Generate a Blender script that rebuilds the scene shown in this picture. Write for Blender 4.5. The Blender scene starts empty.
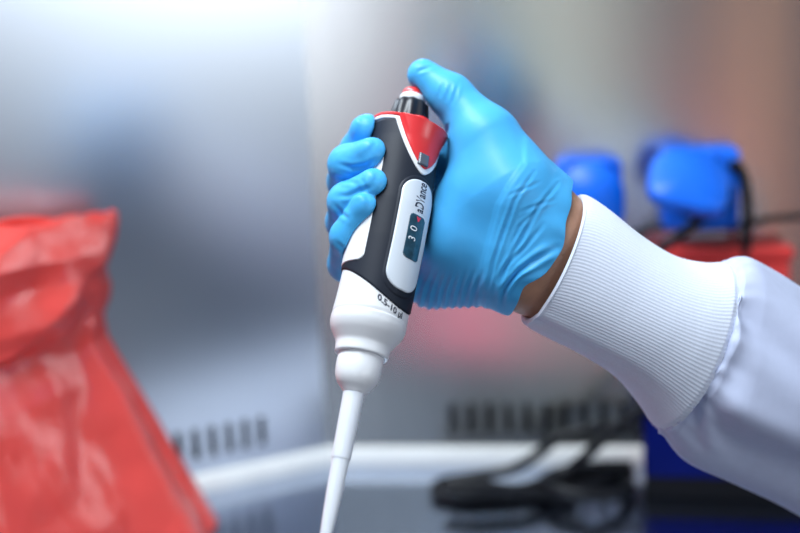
import bpy, bmesh, math, random
import numpy as np
from mathutils import Matrix, Vector, noise

random.seed(4)
np.random.seed(4)
sc = bpy.context.scene
COL = sc.collection
PI = math.pi

# ------------------------------------------------------------------ camera
F_PX = 1200.0
CAM_H = 0.36
PITCH, ROLL = 12.0, -2.3
CAM_R = Matrix.Rotation(math.radians(90 - PITCH), 4, 'X') @ Matrix.Rotation(math.radians(ROLL), 4, 'Z')
CAM_M = Matrix.Translation((0, 0, CAM_H)) @ CAM_R
cam_d = bpy.data.cameras.new('camera')
cam = bpy.data.objects.new('camera', cam_d)
COL.objects.link(cam)
cam.matrix_world = CAM_M
cam_d.sensor_width = 36.0
cam_d.lens = F_PX * 36.0 / 800.0
cam_d.clip_start = 0.01
cam_d.dof.use_dof = True
cam_d.dof.focus_distance = 0.585
cam_d.dof.aperture_fstop = 2.7
sc.camera = cam
sc.view_settings.view_transform = 'Standard'
sc.view_settings.look = 'None'
sc.view_settings.exposure = 0.0
sc.view_settings.gamma = 1.0
sc.view_settings.use_curve_mapping = False

D0 = 600.0  # mm, distance of the hand


def P(px, py, d):
    """world point seen at pixel (px, py), d metres in front of the lens"""
    return CAM_M @ Vector(((px - 400) * d / F_PX, -(py - 266.5) * d / F_PX, -d))


def F(px, py, z=0.0):
    a = CAM_M.translation
    v = P(px, py, 1.0) - a
    t = (z - a.z) / v.z
    return a + v * t


# hand space: millimetres, x right, y up, z towards the lens, origin 600 mm away
HAND_M = CAM_M @ Matrix.Translation((0, 0, -D0 / 1000)) @ Matrix.Scale(0.001, 4)
HAND_MI = HAND_M.inverted()


def J(px, py, z=0.0):
    k = (D0 - z) / F_PX
    return np.array(((px - 400) * k, -(py - 266.5) * k, z))


# ------------------------------------------------------------------ helpers
def link(o, parent=None):
    COL.objects.link(o)
    if parent is not None:
        o.parent = parent
        o.matrix_parent_inverse = Matrix.Identity(4)
    return o


def tag(o, label=None, cat=None, group=None, kind=None):
    if label: o['label'] = label
    if cat: o['category'] = cat
    if group: o['group'] = group
    if kind: o['kind'] = kind
    return o


def empty(name, loc, parent=None):
    o = bpy.data.objects.new(name, None)
    o.empty_display_size = 0.02
    o.location = loc
    return link(o, parent)


def world_to_parent(parent):
    m = Matrix.Identity(4)
    chain = []
    while parent is not None:
        chain.append(parent)
        parent = parent.parent
    for p in reversed(chain):
        m = m @ p.matrix_basis
    return m.inverted()


def mesh_obj(name, verts, faces, mat, parent=None, smooth=True, world=True):
    """verts are world coordinates in metres"""
    v = np.asarray(verts, dtype=float)
    if parent is not None and world:
        m = np.array(world_to_parent(parent))
        v = v @ m[:3, :3].T + m[:3, 3]
    me = bpy.data.meshes.new(name)
    me.from_pydata(v.tolist(), [], [tuple(int(i) for i in f) for f in faces])
    me.validate()
    bm = bmesh.new()
    bm.from_mesh(me)
    bmesh.ops.recalc_face_normals(bm, faces=bm.faces)
    bm.to_mesh(me)
    bm.free()
    if smooth:
        me.polygons.foreach_set('use_smooth', [True] * len(me.polygons))
    me.update()
    if mat is not None:
        me.materials.append(mat)
    o = bpy.data.objects.new(name, me)
    return link(o, parent)


def top_mesh(name, verts, faces, mat, smooth=True):
    """top-level mesh with its origin at the base"""
    v = np.asarray(verts, dtype=float)
    base = np.array(((v[:, 0].min() + v[:, 0].max()) / 2, (v[:, 1].min() + v[:, 1].max()) / 2, v[:, 2].min()))
    o = mesh_obj(name, v - base, faces, mat, None, smooth)
    o.location = base
    return o


def bm_arrays(bm):
    bm.verts.ensure_lookup_table()
    bm.verts.index_update()
    return np.array([v.co[:] for v in bm.verts]), [[v.index for v in f.verts] for f in bm.faces]


def box_arrays(M, sx, sy, sz, bev=0.0, seg=3):
    """bevelled box centred on M (4x4)"""
    bm = bmesh.new()
    bmesh.ops.create_cube(bm, size=1.0)
    bmesh.ops.scale(bm, vec=(sx, sy, sz), verts=bm.verts)
    if bev > 0:
        bmesh.ops.bevel(bm, geom=bm.edges[:], offset=bev, segments=seg, profile=0.5, affect='EDGES')
    bmesh.ops.transform(bm, matrix=M, verts=bm.verts)
    r = bm_arrays(bm)
    bm.free()
    return r


def merge(*parts):
    V, Fc, n = [], [], 0
    for v, f in parts:
        V.append(np.asarray(v))
        Fc += [[i + n for i in q] for q in f]
        n += len(v)
    return np.vstack(V), Fc


def grid_faces(nr, nc, closed=True, caps=(False, False)):
    fs = []
    for i in range(nr - 1):
        for j in range(nc if closed else nc - 1):
            j2 = (j + 1) % nc
            fs.append((i * nc + j, i * nc + j2, (i + 1) * nc + j2, (i + 1) * nc + j))
    if caps[0]: fs.append(tuple(range(nc - 1, -1, -1)))
    if caps[1]: fs.append(tuple(range((nr - 1) * nc, nr * nc)))
    return fs


def catmull(pts, n):
    p = np.asarray(pts, dtype=float)
    p = np.vstack([2 * p[0] - p[1], p, 2 * p[-1] - p[-2]])
    m = len(p) - 3
    out = []
    for u in np.linspace(0, m - 1e-9, n):
        i = int(u); t = u - i
        a, b, c, d = p[i], p[i + 1], p[i + 2], p[i + 3]
        out.append(0.5 * (2 * b + (c - a) * t + (2 * a - 5 * b + 4 * c - d) * t * t + (3 * b - a - 3 * c + d) * t ** 3))
    return np.array(out)


def tube_arrays(path, r, nseg=14):
    """closed tube along a dense path"""
    p = np.asarray(path)
    t = np.gradient(p, axis=0)
    t /= np.linalg.norm(t, axis=1)[:, None]
    up = np.array((0, 0, 1.0))
    n0 = np.cross(t[0], up)
    if np.linalg.norm(n0) < 1e-4: n0 = np.cross(t[0], (1, 0, 0))
    n0 /= np.linalg.norm(n0)
    V = []
    n = n0
    rr = np.broadcast_to(np.asarray(r, dtype=float), (len(p),))
    for i in range(len(p)):
        n = n - t[i] * np.dot(n, t[i]); n /= np.linalg.norm(n)
        b = np.cross(t[i], n)
        for k in range(nseg):
            a = 2 * PI * k / nseg
            V.append(p[i] + rr[i] * (n * math.cos(a) + b * math.sin(a)))
    return np.array(V), grid_faces(len(p), nseg, True, (True, True))


def sstep(a, b, x):
    t = np.clip((x - a) / (b - a), 0, 1)
    return t * t * (3 - 2 * t)


def nz(p, scale=1.0, seed=0.0):
    return noise.noise(Vector((p[0] * scale + seed, p[1] * scale + seed * 1.7, p[2] * scale - seed)))


# ------------------------------------------------------------------ materials
def new_mat(name):
    m = bpy.data.materials.new(name)
    m.use_nodes = True
    nt = m.node_tree
    b = nt.nodes['Principled BSDF']
    return m, nt, b


def simple(name, col, rough=0.5, metal=0.0, spec=0.5, coat=0.0, bump=None, var=0.0, vscale=40.0, sss=0.0):
    m, nt, b = new_mat(name)
    b.inputs['Base Color'].default_value = (*col, 1)
    b.inputs['Roughness'].default_value = rough
    b.inputs['Metallic'].default_value = metal
    b.inputs['Specular IOR Level'].default_value = spec
    if coat:
        b.inputs['Coat Weight'].default_value = coat
        b.inputs['Coat Roughness'].default_value = 0.1
    if sss:
        b.inputs['Subsurface Weight'].default_value = sss
        b.inputs['Subsurface Radius'].default_value = (0.004, 0.004, 0.005)
        b.inputs['Subsurface Scale'].default_value = 1.0
    tc = nt.nodes.new('ShaderNodeTexCoord')
    if var:
        n = nt.nodes.new('ShaderNodeTexNoise')
        n.inputs['Scale'].default_value = vscale
        n.inputs['Detail'].default_value = 4
        nt.links.new(tc.outputs['Object'], n.inputs['Vector'])
        r = nt.nodes.new('ShaderNodeValToRGB')
        r.color_ramp.elements[0].color = (*[c * (1 - var) for c in col], 1)
        r.color_ramp.elements[1].color = (*[min(1, c * (1 + var)) for c in col], 1)
        r.color_ramp.elements[0].position = 0.3
        r.color_ramp.elements[1].position = 0.7
        nt.links.new(n.outputs['Fac'], r.inputs['Fac'])
        nt.links.new(r.outputs['Color'], b.inputs['Base Color'])
    if bump:
        sc_, st, dist = bump
        n = nt.nodes.new('ShaderNodeTexNoise')
        n.inputs['Scale'].default_value = sc_
        n.inputs['Detail'].default_value = 5
        nt.links.new(tc.outputs['Object'], n.inputs['Vector'])
        bp = nt.nodes.new('ShaderNodeBump')
        bp.inputs['Strength'].default_value = st
        bp.inputs['Distance'].default_value = dist
        nt.links.new(n.outputs['Fac'], bp.inputs['Height'])
        nt.links.new(bp.outputs['Normal'], b.inputs['Normal'])
    return m


def steel(name, col, r0, r1, vertical=True, aniso=0.0):
    """brushed stainless steel: fine streaks in the roughness"""
    m, nt, b = new_mat(name)
    b.inputs['Metallic'].default_value = 1.0
    b.inputs['Base Color'].default_value = (*col, 1)
    tc = nt.nodes.new('ShaderNodeTexCoord')
    mp = nt.nodes.new('ShaderNodeMapping')
    mp.inputs['Scale'].default_value = (60, 60, 1.2) if vertical else (2.0, 60, 60)
    n = nt.nodes.new('ShaderNodeTexNoise')
    n.inputs['Scale'].default_value = 4.0
    n.inputs['Detail'].default_value = 4
    nt.links.new(tc.outputs['Object'], mp.inputs['Vector'])
    nt.links.new(mp.outputs['Vector'], n.inputs['Vector'])
    mr = nt.nodes.new('ShaderNodeMapRange')
    mr.inputs['To Min'].default_value = r0
    mr.inputs['To Max'].default_value = r1
    nt.links.new(n.outputs['Fac'], mr.inputs['Value'])
    nt.links.new(mr.outputs['Result'], b.inputs['Roughness'])
    if aniso:
        b.inputs['Anisotropic'].default_value = aniso
        b.inputs['Anisotropic Rotation'].default_value = 0.25
        tg = nt.nodes.new('ShaderNodeTangent'); tg.direction_type = 'RADIAL'; tg.axis = 'Z'
        nt.links.new(tg.outputs['Tangent'], b.inputs['Tangent'])
    return m


M_WALL = steel('brushed_steel_wall', (0.63, 0.645, 0.645), 0.18, 0.23, True, 0.7)
M_WALL_L = steel('satin_steel_wall', (0.55, 0.59, 0.65), 0.28, 0.285)
M_FLOOR = steel('steel_worktop', (0.50, 0.57, 0.70), 0.14, 0.20, False)
M_TRIM = simple('pale_sealant', (0.86, 0.88, 0.86), 0.4, var=0.03)
M_VOID = simple('duct_dark', (0.10, 0.10, 0.11), 0.8, var=0.2)
M_WHITE = simple('white_plastic', (0.83, 0.85, 0.88), 0.32, var=0.01)
M_TIPW = simple('tip_plastic', (0.78, 0.82, 0.88), 0.3, var=0.02, sss=0.15)
M_BLACK = simple('black_grip', (0.013, 0.017, 0.028), 0.5, spec=0.22, var=0.15, bump=(900, 0.08, 0.0002))
M_DIAL = simple('black_dial', (0.014, 0.016, 0.022), 0.3, spec=0.35, var=0.1)
M_RED = simple('red_plastic', (0.72, 0.035, 0.04), 0.3, coat=0.08, var=0.04)
M_PANEL = simple('label_silver', (0.68, 0.74, 0.81), 0.28, var=0.02, coat=0.3)
M_WINDOW = simple('counter_window', (0.02, 0.07, 0.11), 0.12, coat=0.5, var=0.3, vscale=300)
M_DIGIT = simple('white_digits', (0.85, 0.9, 0.95), 0.5, var=0.02)
M_INK = simple('navy_ink', (0.012, 0.014, 0.04), 0.5, var=0.05)
M_MARK = simple('red_mark', (0.8, 0.03, 0.08), 0.5, var=0.05)
M_GREY = simple('grey_latch', (0.10, 0.12, 0.15), 0.25, coat=0.3, var=0.1)
M_SOCK = simple('blue_socket_plastic', (0.0, 0.16, 0.90), 0.4, var=0.05)
M_BBOX = simple('blue_lacquer', (0.0, 0.005, 0.11), 0.45, spec=0.1, var=0.1)
M_BASE = simple('black_foot', (0.006, 0.006, 0.008), 0.6, spec=0.12, var=0.1)
M_REDBLOCK = simple('red_block_plastic', (0.78, 0.055, 0.05), 0.4, spec=0.3, var=0.05)
M_RUBBER = simple('black_rubber', (0.008, 0.009, 0.012), 0.45, spec=0.22, var=0.2)
M_KNIT = simple('white_knit', (0.73, 0.79, 0.92), 0.85, var=0.03, vscale=900, bump=(2500, 0.25, 0.0003))
M_COAT = simple('white_coat_cloth', (0.56, 0.62, 0.82), 0.8, var=0.02, vscale=200, bump=(3500, 0.15, 0.0002))
M_SKIN = simple('skin', (0.42, 0.22, 0.14), 0.5, var=0.12, vscale=120, bump=(600, 0.25, 0.0006), sss=0.1)


def glove_mat():
    m, nt, b = new_mat('blue_nitrile')
    b.inputs['Roughness'].default_value = 0.42
    b.inputs['Specular IOR Level'].default_value = 0.28
    b.inputs['Subsurface Weight'].default_value = 0.12
    b.inputs['Subsurface Radius'].default_value = (0.001, 0.003, 0.004)
    b.inputs['Subsurface Scale'].default_value = 1.0
    tc = nt.nodes.new('ShaderNodeTexCoord')
    n = nt.nodes.new('ShaderNodeTexNoise'); n.inputs['Scale'].default_value = 60; n.inputs['Detail'].default_value = 4
    nt.links.new(tc.outputs['Object'], n.inputs['Vector'])
    r = nt.nodes.new('ShaderNodeValToRGB')
    r.color_ramp.elements[0].color = (0.055, 0.39, 0.81, 1)
    r.color_ramp.elements[1].color = (0.08, 0.45, 0.89, 1)
    nt.links.new(n.outputs['Fac'], r.inputs['Fac'])
    nt.links.new(r.outputs['Color'], b.inputs['Base Color'])
    n2 = nt.nodes.new('ShaderNodeTexNoise'); n2.inputs['Scale'].default_value = 1400; n2.inputs['Detail'].default_value = 3
    nt.links.new(tc.outputs['Object'], n2.inputs['Vector'])
    bp = nt.nodes.new('ShaderNodeBump'); bp.inputs['Strength'].default_value = 0.12; bp.inputs['Distance'].default_value = 0.0003
    nt.links.new(n2.outputs['Fac'], bp.inputs['Height'])
    nt.links.new(bp.outputs['Normal'], b.inputs['Normal'])
    return m


M_GLOVE = glove_mat()


def bag_mat():
    m, nt, b = new_mat('red_polythene')
    b.inputs['Base Color'].default_value = (0.95, 0.10, 0.085, 1)
    b.inputs['Roughness'].default_value = 0.28
    b.inputs['Specular IOR Level'].default_value = 0.5
    b.inputs['Coat Weight'].default_value = 0.7
    b.inputs['Coat Roughness'].default_value = 0.14
    tc = nt.nodes.new('ShaderNodeTexCoord')
    n = nt.nodes.new('ShaderNodeTexNoise'); n.inputs['Scale'].default_value = 45; n.inputs['Detail'].default_value = 5
    n.inputs['Distortion'].default_value = 0.8
    nt.links.new(tc.outputs['Object'], n.inputs['Vector'])
    bp = nt.nodes.new('ShaderNodeBump'); bp.inputs['Strength'].default_value = 0.35; bp.inputs['Distance'].default_value = 0.004
    nt.links.new(n.outputs['Fac'], bp.inputs['Height'])
    nt.links.new(bp.outputs['Normal'], b.inputs['Normal'])
    tr = nt.nodes.new('ShaderNodeBsdfTranslucent'); tr.inputs['Color'].default_value = (0.9, 0.06, 0.04, 1)
    mx = nt.nodes.new('ShaderNodeMixShader'); mx.inputs['Fac'].default_value = 0.25
    out = nt.nodes['Material Output']
    nt.links.new(b.outputs['BSDF'], mx.inputs[1]); nt.links.new(tr.outputs['BSDF'], mx.inputs[2])
    nt.links.new(mx.outputs['Shader'], out.inputs['Surface'])
    return m


M_BAG = bag_mat()

# ------------------------------------------------------------------ the cabinet
C0 = F(328, 464); R0 = F(640, 464); L0 = F(200, 492)
C2, R2, L2 = [np.array((p.x, p.y)) for p in (C0, R0, L0)]
eb = (R2 - C2) / np.linalg.norm(R2 - C2)          # along the back panel, to the right
el = (L2 - C2) / np.linalg.norm(L2 - C2)          # along the left panel, to the left
nb = np.array((eb[1], -eb[0])); nl = np.array((-el[1], el[0]))
if nb[1] > 0: nb = -nb
if nl[1] > 0: nl = -nl
BACK_W, LEFT_W, WALL_H = 0.95, 0.62, 0.95


def panel(name, e, n, width, slots, mat):
    """vertical steel panel from the corner; slots = list of (x0, x1) with rounded openings between z0 and z1"""
    T = 0.004
    z0, z1 = SLOT_Z
    V, Fc = [], []

    def pt(x, z, d=0.0):
        return (C2[0] + e[0] * x - n[0] * d, C2[1] + e[1] * x - n[1] * d, z)

    def quad(pts):
        i = len(V); V.extend(pts); Fc.append(tuple(range(i, i + len(pts))))

    quad([pt(0, 0), pt(width, 0), pt(width, z0), pt(0, z0)])
    quad([pt(0, z1), pt(width, z1), pt(width, WALL_H), pt(0, WALL_H)])
    x = 0.0
    for a, b in slots + [(width, width)]:
        if a > x:
            quad([pt(x, z0), pt(a, z0), pt(a, z1), pt(x, z1)])
        x = b
    for a, b in slots:
        r = (b - a) / 2; cx = (a + b) / 2
        N = 8
        for top in (0, 1):
            arc = []
            for k in range(N + 1):
                t = PI * k / N
                arc.append((cx - r * math.cos(t), (z1 - r + r * math.sin(t)) if top else (z0 + r - r * math.sin(t))))
            for k in range(N):
                (xa, za), (xb, zb) = arc[k], arc[k + 1]
                zz = z1 if top else z0
                quad([pt(xa, za), pt(xb, zb), pt(xb, zz), pt(xa, zz)])
                quad([pt(xa, za), pt(xb, zb), pt(xb, zb, T), pt(xa, za, T)])
        for xx in (a, b):
            quad([pt(xx, z0 + r), pt(xx, z1 - r), pt(xx, z1 - r, T), pt(xx, z0 + r, T)])
    # duct behind the slots and the back of the sheet
    quad([pt(0, 0, 0.03), pt(width, 0, 0.03), pt(width, WALL_H, 0.03), pt(0, WALL_H, 0.03)])
    quad([pt(0, WALL_H), pt(width, WALL_H), pt(width, WALL_H, 0.03), pt(0, WALL_H, 0.03)])
    quad([pt(width, 0), pt(width, WALL_H), pt(width, WALL_H, 0.03), pt(width, 0, 0.03)])
    me = bpy.data.meshes.new(name)
    me.from_pydata(V, [], Fc)
    me.materials.append(mat); me.materials.append(M_VOID)
    me.polygons[len(Fc) - 3].material_index = 1
    o = bpy.data.objects.new(name, me)
    tag(o, kind='structure')
    return link(o)


SLOT_Z = (0.026, 0.052)


def along(px, py, base, e):
    v = F(px, py)
    return float(np.dot(np.array((v.x, v.y)) - C2, e))


sb = [(0.100 + 0.0150 * k, 0.100 + 0.0150 * k + 0.0062) for k in range(14)]
sl = [(0.052 + 0.0135 * k, 0.052 + 0.0135 * k + 0.0062) for k in range(9)]
panel('wall_back', eb, nb, BACK_W, sb, M_WALL)
panel('wall_left', el, nl, LEFT_W, sl, M_WALL_L)

bR = C2 + eb * BACK_W
bL = C2 + el * LEFT_W
fl = [(-0.85, 0.40, 0), (0.55, 0.69, 0), (1.0, 0.69, 0), (bR[0], bR[1], 0), (C2[0], C2[1], 0), (bL[0], bL[1], 0), (-0.85, bL[1], 0)]
fl_v = fl + [(x, y, -0.02) for x, y, z in fl]
nfl = len(fl)
tag(mesh_obj('floor', fl_v, [tuple(range(nfl)), tuple(range(2 * nfl - 1, nfl - 1, -1))] +
             [(i, (i + 1) % nfl, (i + 1) % nfl + nfl, i + nfl) for i in range(nfl)], M_FLOOR, smooth=False), kind='structure')


def strip(name, e, n, width, h=0.0145, d=0.006):
    """pale sealed ledge along the foot of a panel"""
    prof = [(0.0005, 0.0), (d, 0.0), (d, h * 0.62), (d * 0.75, h * 0.9), (d * 0.35, h), (0.0005, h)]
    V = []
    off = 0.0
    for x in np.linspace(off, width, 30):
        for (dd, z) in prof:
            s = 0.0
            if x == off:
                s = dd * MIT[name]
            V.append((C2[0] + e[0] * (x + s) + n[0] * dd, C2[1] + e[1] * (x + s) + n[1] * dd, z + 0.0003))
    tag(mesh_obj(name, V, grid_faces(30, len(prof), True, (True, True)), M_TRIM, smooth=False), kind='structure')


ang = math.acos(float(np.dot(eb, el)))
MIT = {'trim_1': 1 / math.tan(ang / 2), 'trim_2': 1 / math.tan(ang / 2)}
strip('trim_1', eb, nb, BACK_W)
strip('trim_2', el, nl, LEFT_W)

# ------------------------------------------------------------------ pipette
TILT = math.radians(20)
PHI = math.radians(38)
A0 = J(386.0, 230, 0)
U = np.array((0.187 * math.cos(TILT), 0.982 * math.cos(TILT), -math.sin(TILT))); U /= np.linalg.norm(U)
_v = np.array((0, 0, 1.0)) - U * U[2]; _v /= np.linalg.norm(_v)
_w = np.cross(U, _v)
if _w[0] < 0: _w = -_w
FR = math.cos(PHI) * _v + math.sin(PHI) * _w      # front of the pipette (display side)
SD = math.cos(PHI) * _w - math.sin(PHI) * _v      # its right side
HM = np.array(HAND_M)


def h2w(p):
    p = np.asarray(p, dtype=float)
    return p @ HM[:3, :3].T + HM[:3, 3]


#            s     radius  front offset
BODY = np.array([
    (-66.0, 13.0, 0.0), (-61.0, 13.6, 0.0), (-58.5, 15.2, 0.2), (-55.5, 17.4, 0.4), (-52.0, 18.4, 0.6), (-48.0, 18.6, 0.8),
    (-40.0, 18.3, 1.2), (-28.0, 18.2, 1.8), (-10.0, 18.4, 2.2), (10.0, 18.4, 2.2), (30.0, 17.8, 1.8), (45.0, 17.4, 1.2),
    (55.0, 17.6, 0.8), (59.0, 17.0, 0.8)])


def body_r(s):
    return np.interp(s, BODY[:, 0], BODY[:, 1])


def body_o(s):
    return np.interp(s, BODY[:, 0], BODY[:, 2])


def pip(th, s, r, off=None):
    """pipette point in hand space; th measured from the front, positive to its right"""
    th, s, r = np.broadcast_arrays(np.asarray(th, float), np.asarray(s, float), np.asarray(r, float))
    o = body_o(s) if off is None else off
    f = np.cos(th) * r + o
    d = np.sin(th) * r
    return A0 + s[..., None] * U + f[..., None] * FR + d[..., None] * SD


def lathe(name, prof, mat, parent, nth=96, rfun=None, sub=1):
    prof = np.asarray(prof, float)
    th = np.linspace(0, 2 * PI, nth, endpoint=False)
    V = []
    for s, r in prof:
        rr = np.full(nth, r)
        if rfun is not None: rr = rfun(th, s, r)
        V.append(pip(th, s, rr, body_o(s) if s > -47 and s < 59 else np.interp(s, BODY[:, 0], BODY[:, 2])))
    V = np.vstack(V)
    return mesh_obj(name, h2w(V), grid_faces(len(prof), nth, True, (True, True)), mat, parent)


def smooth_prof(pts, n):
    return catmull(pts, n)


def layer(name, s0, s1, ns, nth, field, mat, parent, slope=4.0, low=-0.5, flare=None, bot=True):
    """sleeve over the body that only rises above it where field(arc, s) > 0"""
    th = np.linspace(-PI, PI, nth, endpoint=False)
    ss = np.linspace(s0, s1, ns)
    TH, SS = np.meshgrid(th, ss)
    R = body_r(SS)
    fld, h = field(TH * R, TH, SS)
    off = np.clip(fld * slope, low, h)
    if flare is not None: off = off + flare(TH, SS, fld)
    V = pip(TH, SS, R + off).reshape(-1, 3)
    return mesh_obj(name, h2w(V), grid_faces(ns, nth, True, (True, True)), mat, parent)


pipette = empty('pipette', h2w(A0 + U * -195))
tag(pipette, 'white and black handheld pipette with red collar gripped in the blue gloved hand', 'pipette')

# white shell: from the lower skirt up to the shoulder
prof = smooth_prof([(-66.5, 11.2), (-66.6, 12.2), (-66.0, 13.0), (-63, 13.3), (-61, 13.8), (-58.5, 15.4), (-55.5, 17.3), (-52.5, 18.4), (-50.0, 18.65),
                    (-48.6, 18.65), (-48.2, 18.35), (-47.6, 18.3)], 60)
prof2 = [(s, float(body_r(s))) for s in np.linspace(-47, 52.5, 100)]
lathe('shell', np.vstack([prof, prof2]), M_WHITE, pipette, 128)
# dark grip sleeve
ARC = 18.4


def grip_edge(deg):
    return -33.2 - 9.3 * np.cos(np.radians(deg - 18)) - 1.5 * np.cos(2 * np.radians(deg - 18))


def f_grip(a, th, s):
    # lower edge: high on the left side, low at the front
    deg = np.degrees(th)
    lo = grip_edge(deg)
    fld = np.minimum(s - lo, 57.0 - s)
    return np.maximum(fld, 0 * s + np.where(s > 40, 1, -9)), 0.7


layer('grip', -50, 53.0, 190, 260, f_grip, M_BLACK, pipette)




# white stripes down both sides of the grip
def rbox(a, s, ca, cs, ha, hs, rad):
    qa = np.abs(a - ca) - ha + rad; qs = np.abs(s - cs) - hs + rad
    return -(np.hypot(np.maximum(qa, 0), np.maximum(qs, 0)) + np.minimum(np.maximum(qa, qs), 0) - rad)


def f_stripe(a, th, s):
    deg = np.degrees(th)
    aa = np.radians(deg + 100) * ARC
    return np.maximum(rbox(aa, s, 0, 4.5, 11.2, 29.0, 4.0), rbox(-aa + 2 * np.radians(100) * ARC, s, 0, 4.5, 11.2, 29.0, 4.0)), 1.1


layer('side_stripe', -27, 36, 150, 260, f_stripe, M_WHITE, pipette)


# raised rim around the display panel
def f_rim(a, th, s):
    return rbox(a, s, 0.5, -7.0, 12.6, 33.0, 12.0), 1.15


layer('panel_rim', -42, 30, 160, 260, f_rim, M_BLACK, pipette, slope=0.6)


def f_panel(a, th, s):
    return rbox(a, s, 0.5, -6.5, 10.3, 29.3, 9.0), 1.75


layer('display_panel', -37, 25, 160, 260, f_panel, M_PANEL, pipette, slope=3.0)


def f_window(a, th, s):
    return rbox(a, s, 1.2, -7.6, 5.2, 12.0, 2.5), 1.95


win = layer('volume_window', -21, 6, 90, 260, f_window, M_WINDOW, pipette, slope=5.0)


# red collar with its front lobe
def lobe(th, s, half, tip):
    wmax = np.radians(half) * np.power(np.clip((s - tip) / (58.0 - tip), 0, 1), 0.62)
    return (wmax - np.abs(th)) * ARC


def collar_top(th):
    return 58.6 - 4.6 * np.exp(-((th - 0.15) / 1.15) ** 2)


def f_vwhite(a, th, s):
    return np.maximum(np.minimum(lobe(th, s, 65, 26.0), s - 26.0), s - (collar_top(th) - 4.2)), 1.15


def f_vred(a, th, s):
    return np.maximum(np.minimum(lobe(th, s, 58, 29.0), s - 29.0), s - (collar_top(th) - 2.6)), 1.5


def flare_red(th, s, fld):
    up = np.clip((s - 30) / 28, 0, 1)
    return np.where(fld > 0, 7.0 * up ** 2.4 * np.exp(-((th - 0.1) / 0.85) ** 2), 0) * np.clip(fld / 3, 0, 1) - 12.0 * sstep(-0.9, 1.2, s - collar_top(th))


layer('collar_edge', 25, 57.2, 110, 320, f_vwhite, M_WHITE, pipette, flare=lambda th, s, fld: -14.0 * sstep(-2.2, -0.2, s - collar_top(th)))
layer('finger_hook', 28, 60.2, 150, 320, f_vred, M_RED, pipette, flare=flare_red)


# latch at the foot of the red lobe
def f_latch(a, th, s):
    return rbox(a, s, -1.2, 33.6, 3.1, 3.6, 0.7), 2.7


layer('latch', 29, 39, 60, 320, f_latch, M_GREY, pipette)


# fluted dial, white ring, red button
def flute(th, s, r):
    return r * (1 + 0.05 * np.cos(th * 10) * (1 if r > 6.5 else 0))


lathe('volume_dial', [(50, 10.0), (54, 10.3), (60, 10.3), (64, 9.9), (68.5, 9.2), (70.8, 8.7), (71.6, 8.0), (71.8, 6)], M_DIAL, pipette, 160, flute)
lathe('button_ring', [(71, 7.0), (74.8, 6.8), (75.5, 6.4), (75.7, 5)], M_WHITE, pipette, 64)
btn = lathe('plunger_button', smooth_prof([(75.0, 6.0), (77.0, 6.0), (78.8, 5.4), (79.8, 3.6), (80.2, 1.2)], 20), M_RED, pipette, 64)
# nose cone and disposable tip
lathe('nose_cone', smooth_prof([(-56, 10.9), (-66, 11.0), (-70, 11.2), (-74, 11.1), (-78, 10.4), (-81, 8.9), (-83.5, 6.6), (-85, 5.4)], 50), M_WHITE, pipette, 96)
lathe('inner_sleeve', [(-64, 13.2), (-65.9, 13.0), (-65.8, 12.0), (-64, 12.0)], M_DIAL, pipette, 96)
lathe('disposable_tip', smooth_prof([(-80, 4.6), (-84, 5.2), (-90, 5.05), (-105, 4.8), (-116, 4.55), (-119, 4.1), (-135, 3.7), (-155, 2.7), (-175, 1.5), (-194, 0.6)], 90), M_TIPW, pipette, 48)


def text_on(name, body, size, mat, parent, a0, s0, up, lift, shear=0.0, sx=1.0, bold=0.0, follow=False):
    """up=True: the words climb the pipette; else they run around it"""
    cu = bpy.data.curves.new(name, 'FONT')
    cu.body = body; cu.size = size; cu.shear = shear
    cu.align_x = 'CENTER'; cu.align_y = 'CENTER'
    cu.offset = bold
    cu.resolution_u = 4
    tmp = bpy.data.objects.new('tmp', cu); COL.objects.link(tmp)
    bpy.context.view_layer.update()
    dg = bpy.context.evaluated_depsgraph_get()
    me = bpy.data.meshes.new_from_object(tmp.evaluated_get(dg))
    co = np.array([v.co[:] for v in me.vertices]); fs = [list(p.vertices) for p in me.polygons]
    bpy.data.objects.remove(tmp); bpy.data.curves.remove(cu); bpy.data.meshes.remove(me)
    if up:
        s = s0 + co[:, 0] * sx; a = a0 - co[:, 1]
    else:
        a = a0 + co[:, 0] * sx
        s = s0 + co[:, 1] + (grip_edge(np.degrees(a / 18.4)) if follow else 0)
    R = body_r(s)
    return mesh_obj(name, h2w(pip(a / R, s, R + lift)), fs, mat, parent, smooth=False)


text_on('printed_name', 'aDVance', 7.4, M_INK, pipette, 0.9, 13.6, True, 1.85, shear=0.0, sx=0.60, bold=0.12)
text_on('volume_digit', '3', 5.6, M_DIGIT, win, -0.3, -8.8, True, 2.0, sx=0.9)
text_on('volume_digit', '0', 5.6, M_DIGIT, win, -0.3, -3.6, True, 2.0, sx=1.0)
text_on('volume_mark', 'v', 4.5, M_MARK, win, 1.2, 2.2, False, 2.0, bold=0.25)
text_on('printed_range', '0.5-10 \u00b5l', 4.2, M_INK, pipette, -2.4, -2.5, False, 0.08, sx=1.05, bold=0.15, follow=True)

# ------------------------------------------------------------------ hand: smooth distance field, then surface nets
def dcone(X, a, b, ra, rb):
    ba = b - a
    L2_ = float(ba @ ba)
    t = ((X[0] - a[0]) * ba[0] + (X[1] - a[1]) * ba[1] + (X[2] - a[2]) * ba[2]) / L2_
    t = np.clip(t, 0, 1)
    d = np.sqrt((X[0] - a[0] - t * ba[0]) ** 2 + (X[1] - a[1] - t * ba[1]) ** 2 + (X[2] - a[2] - t * ba[2]) ** 2)
    return d - (ra + (rb - ra) * t)


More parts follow.
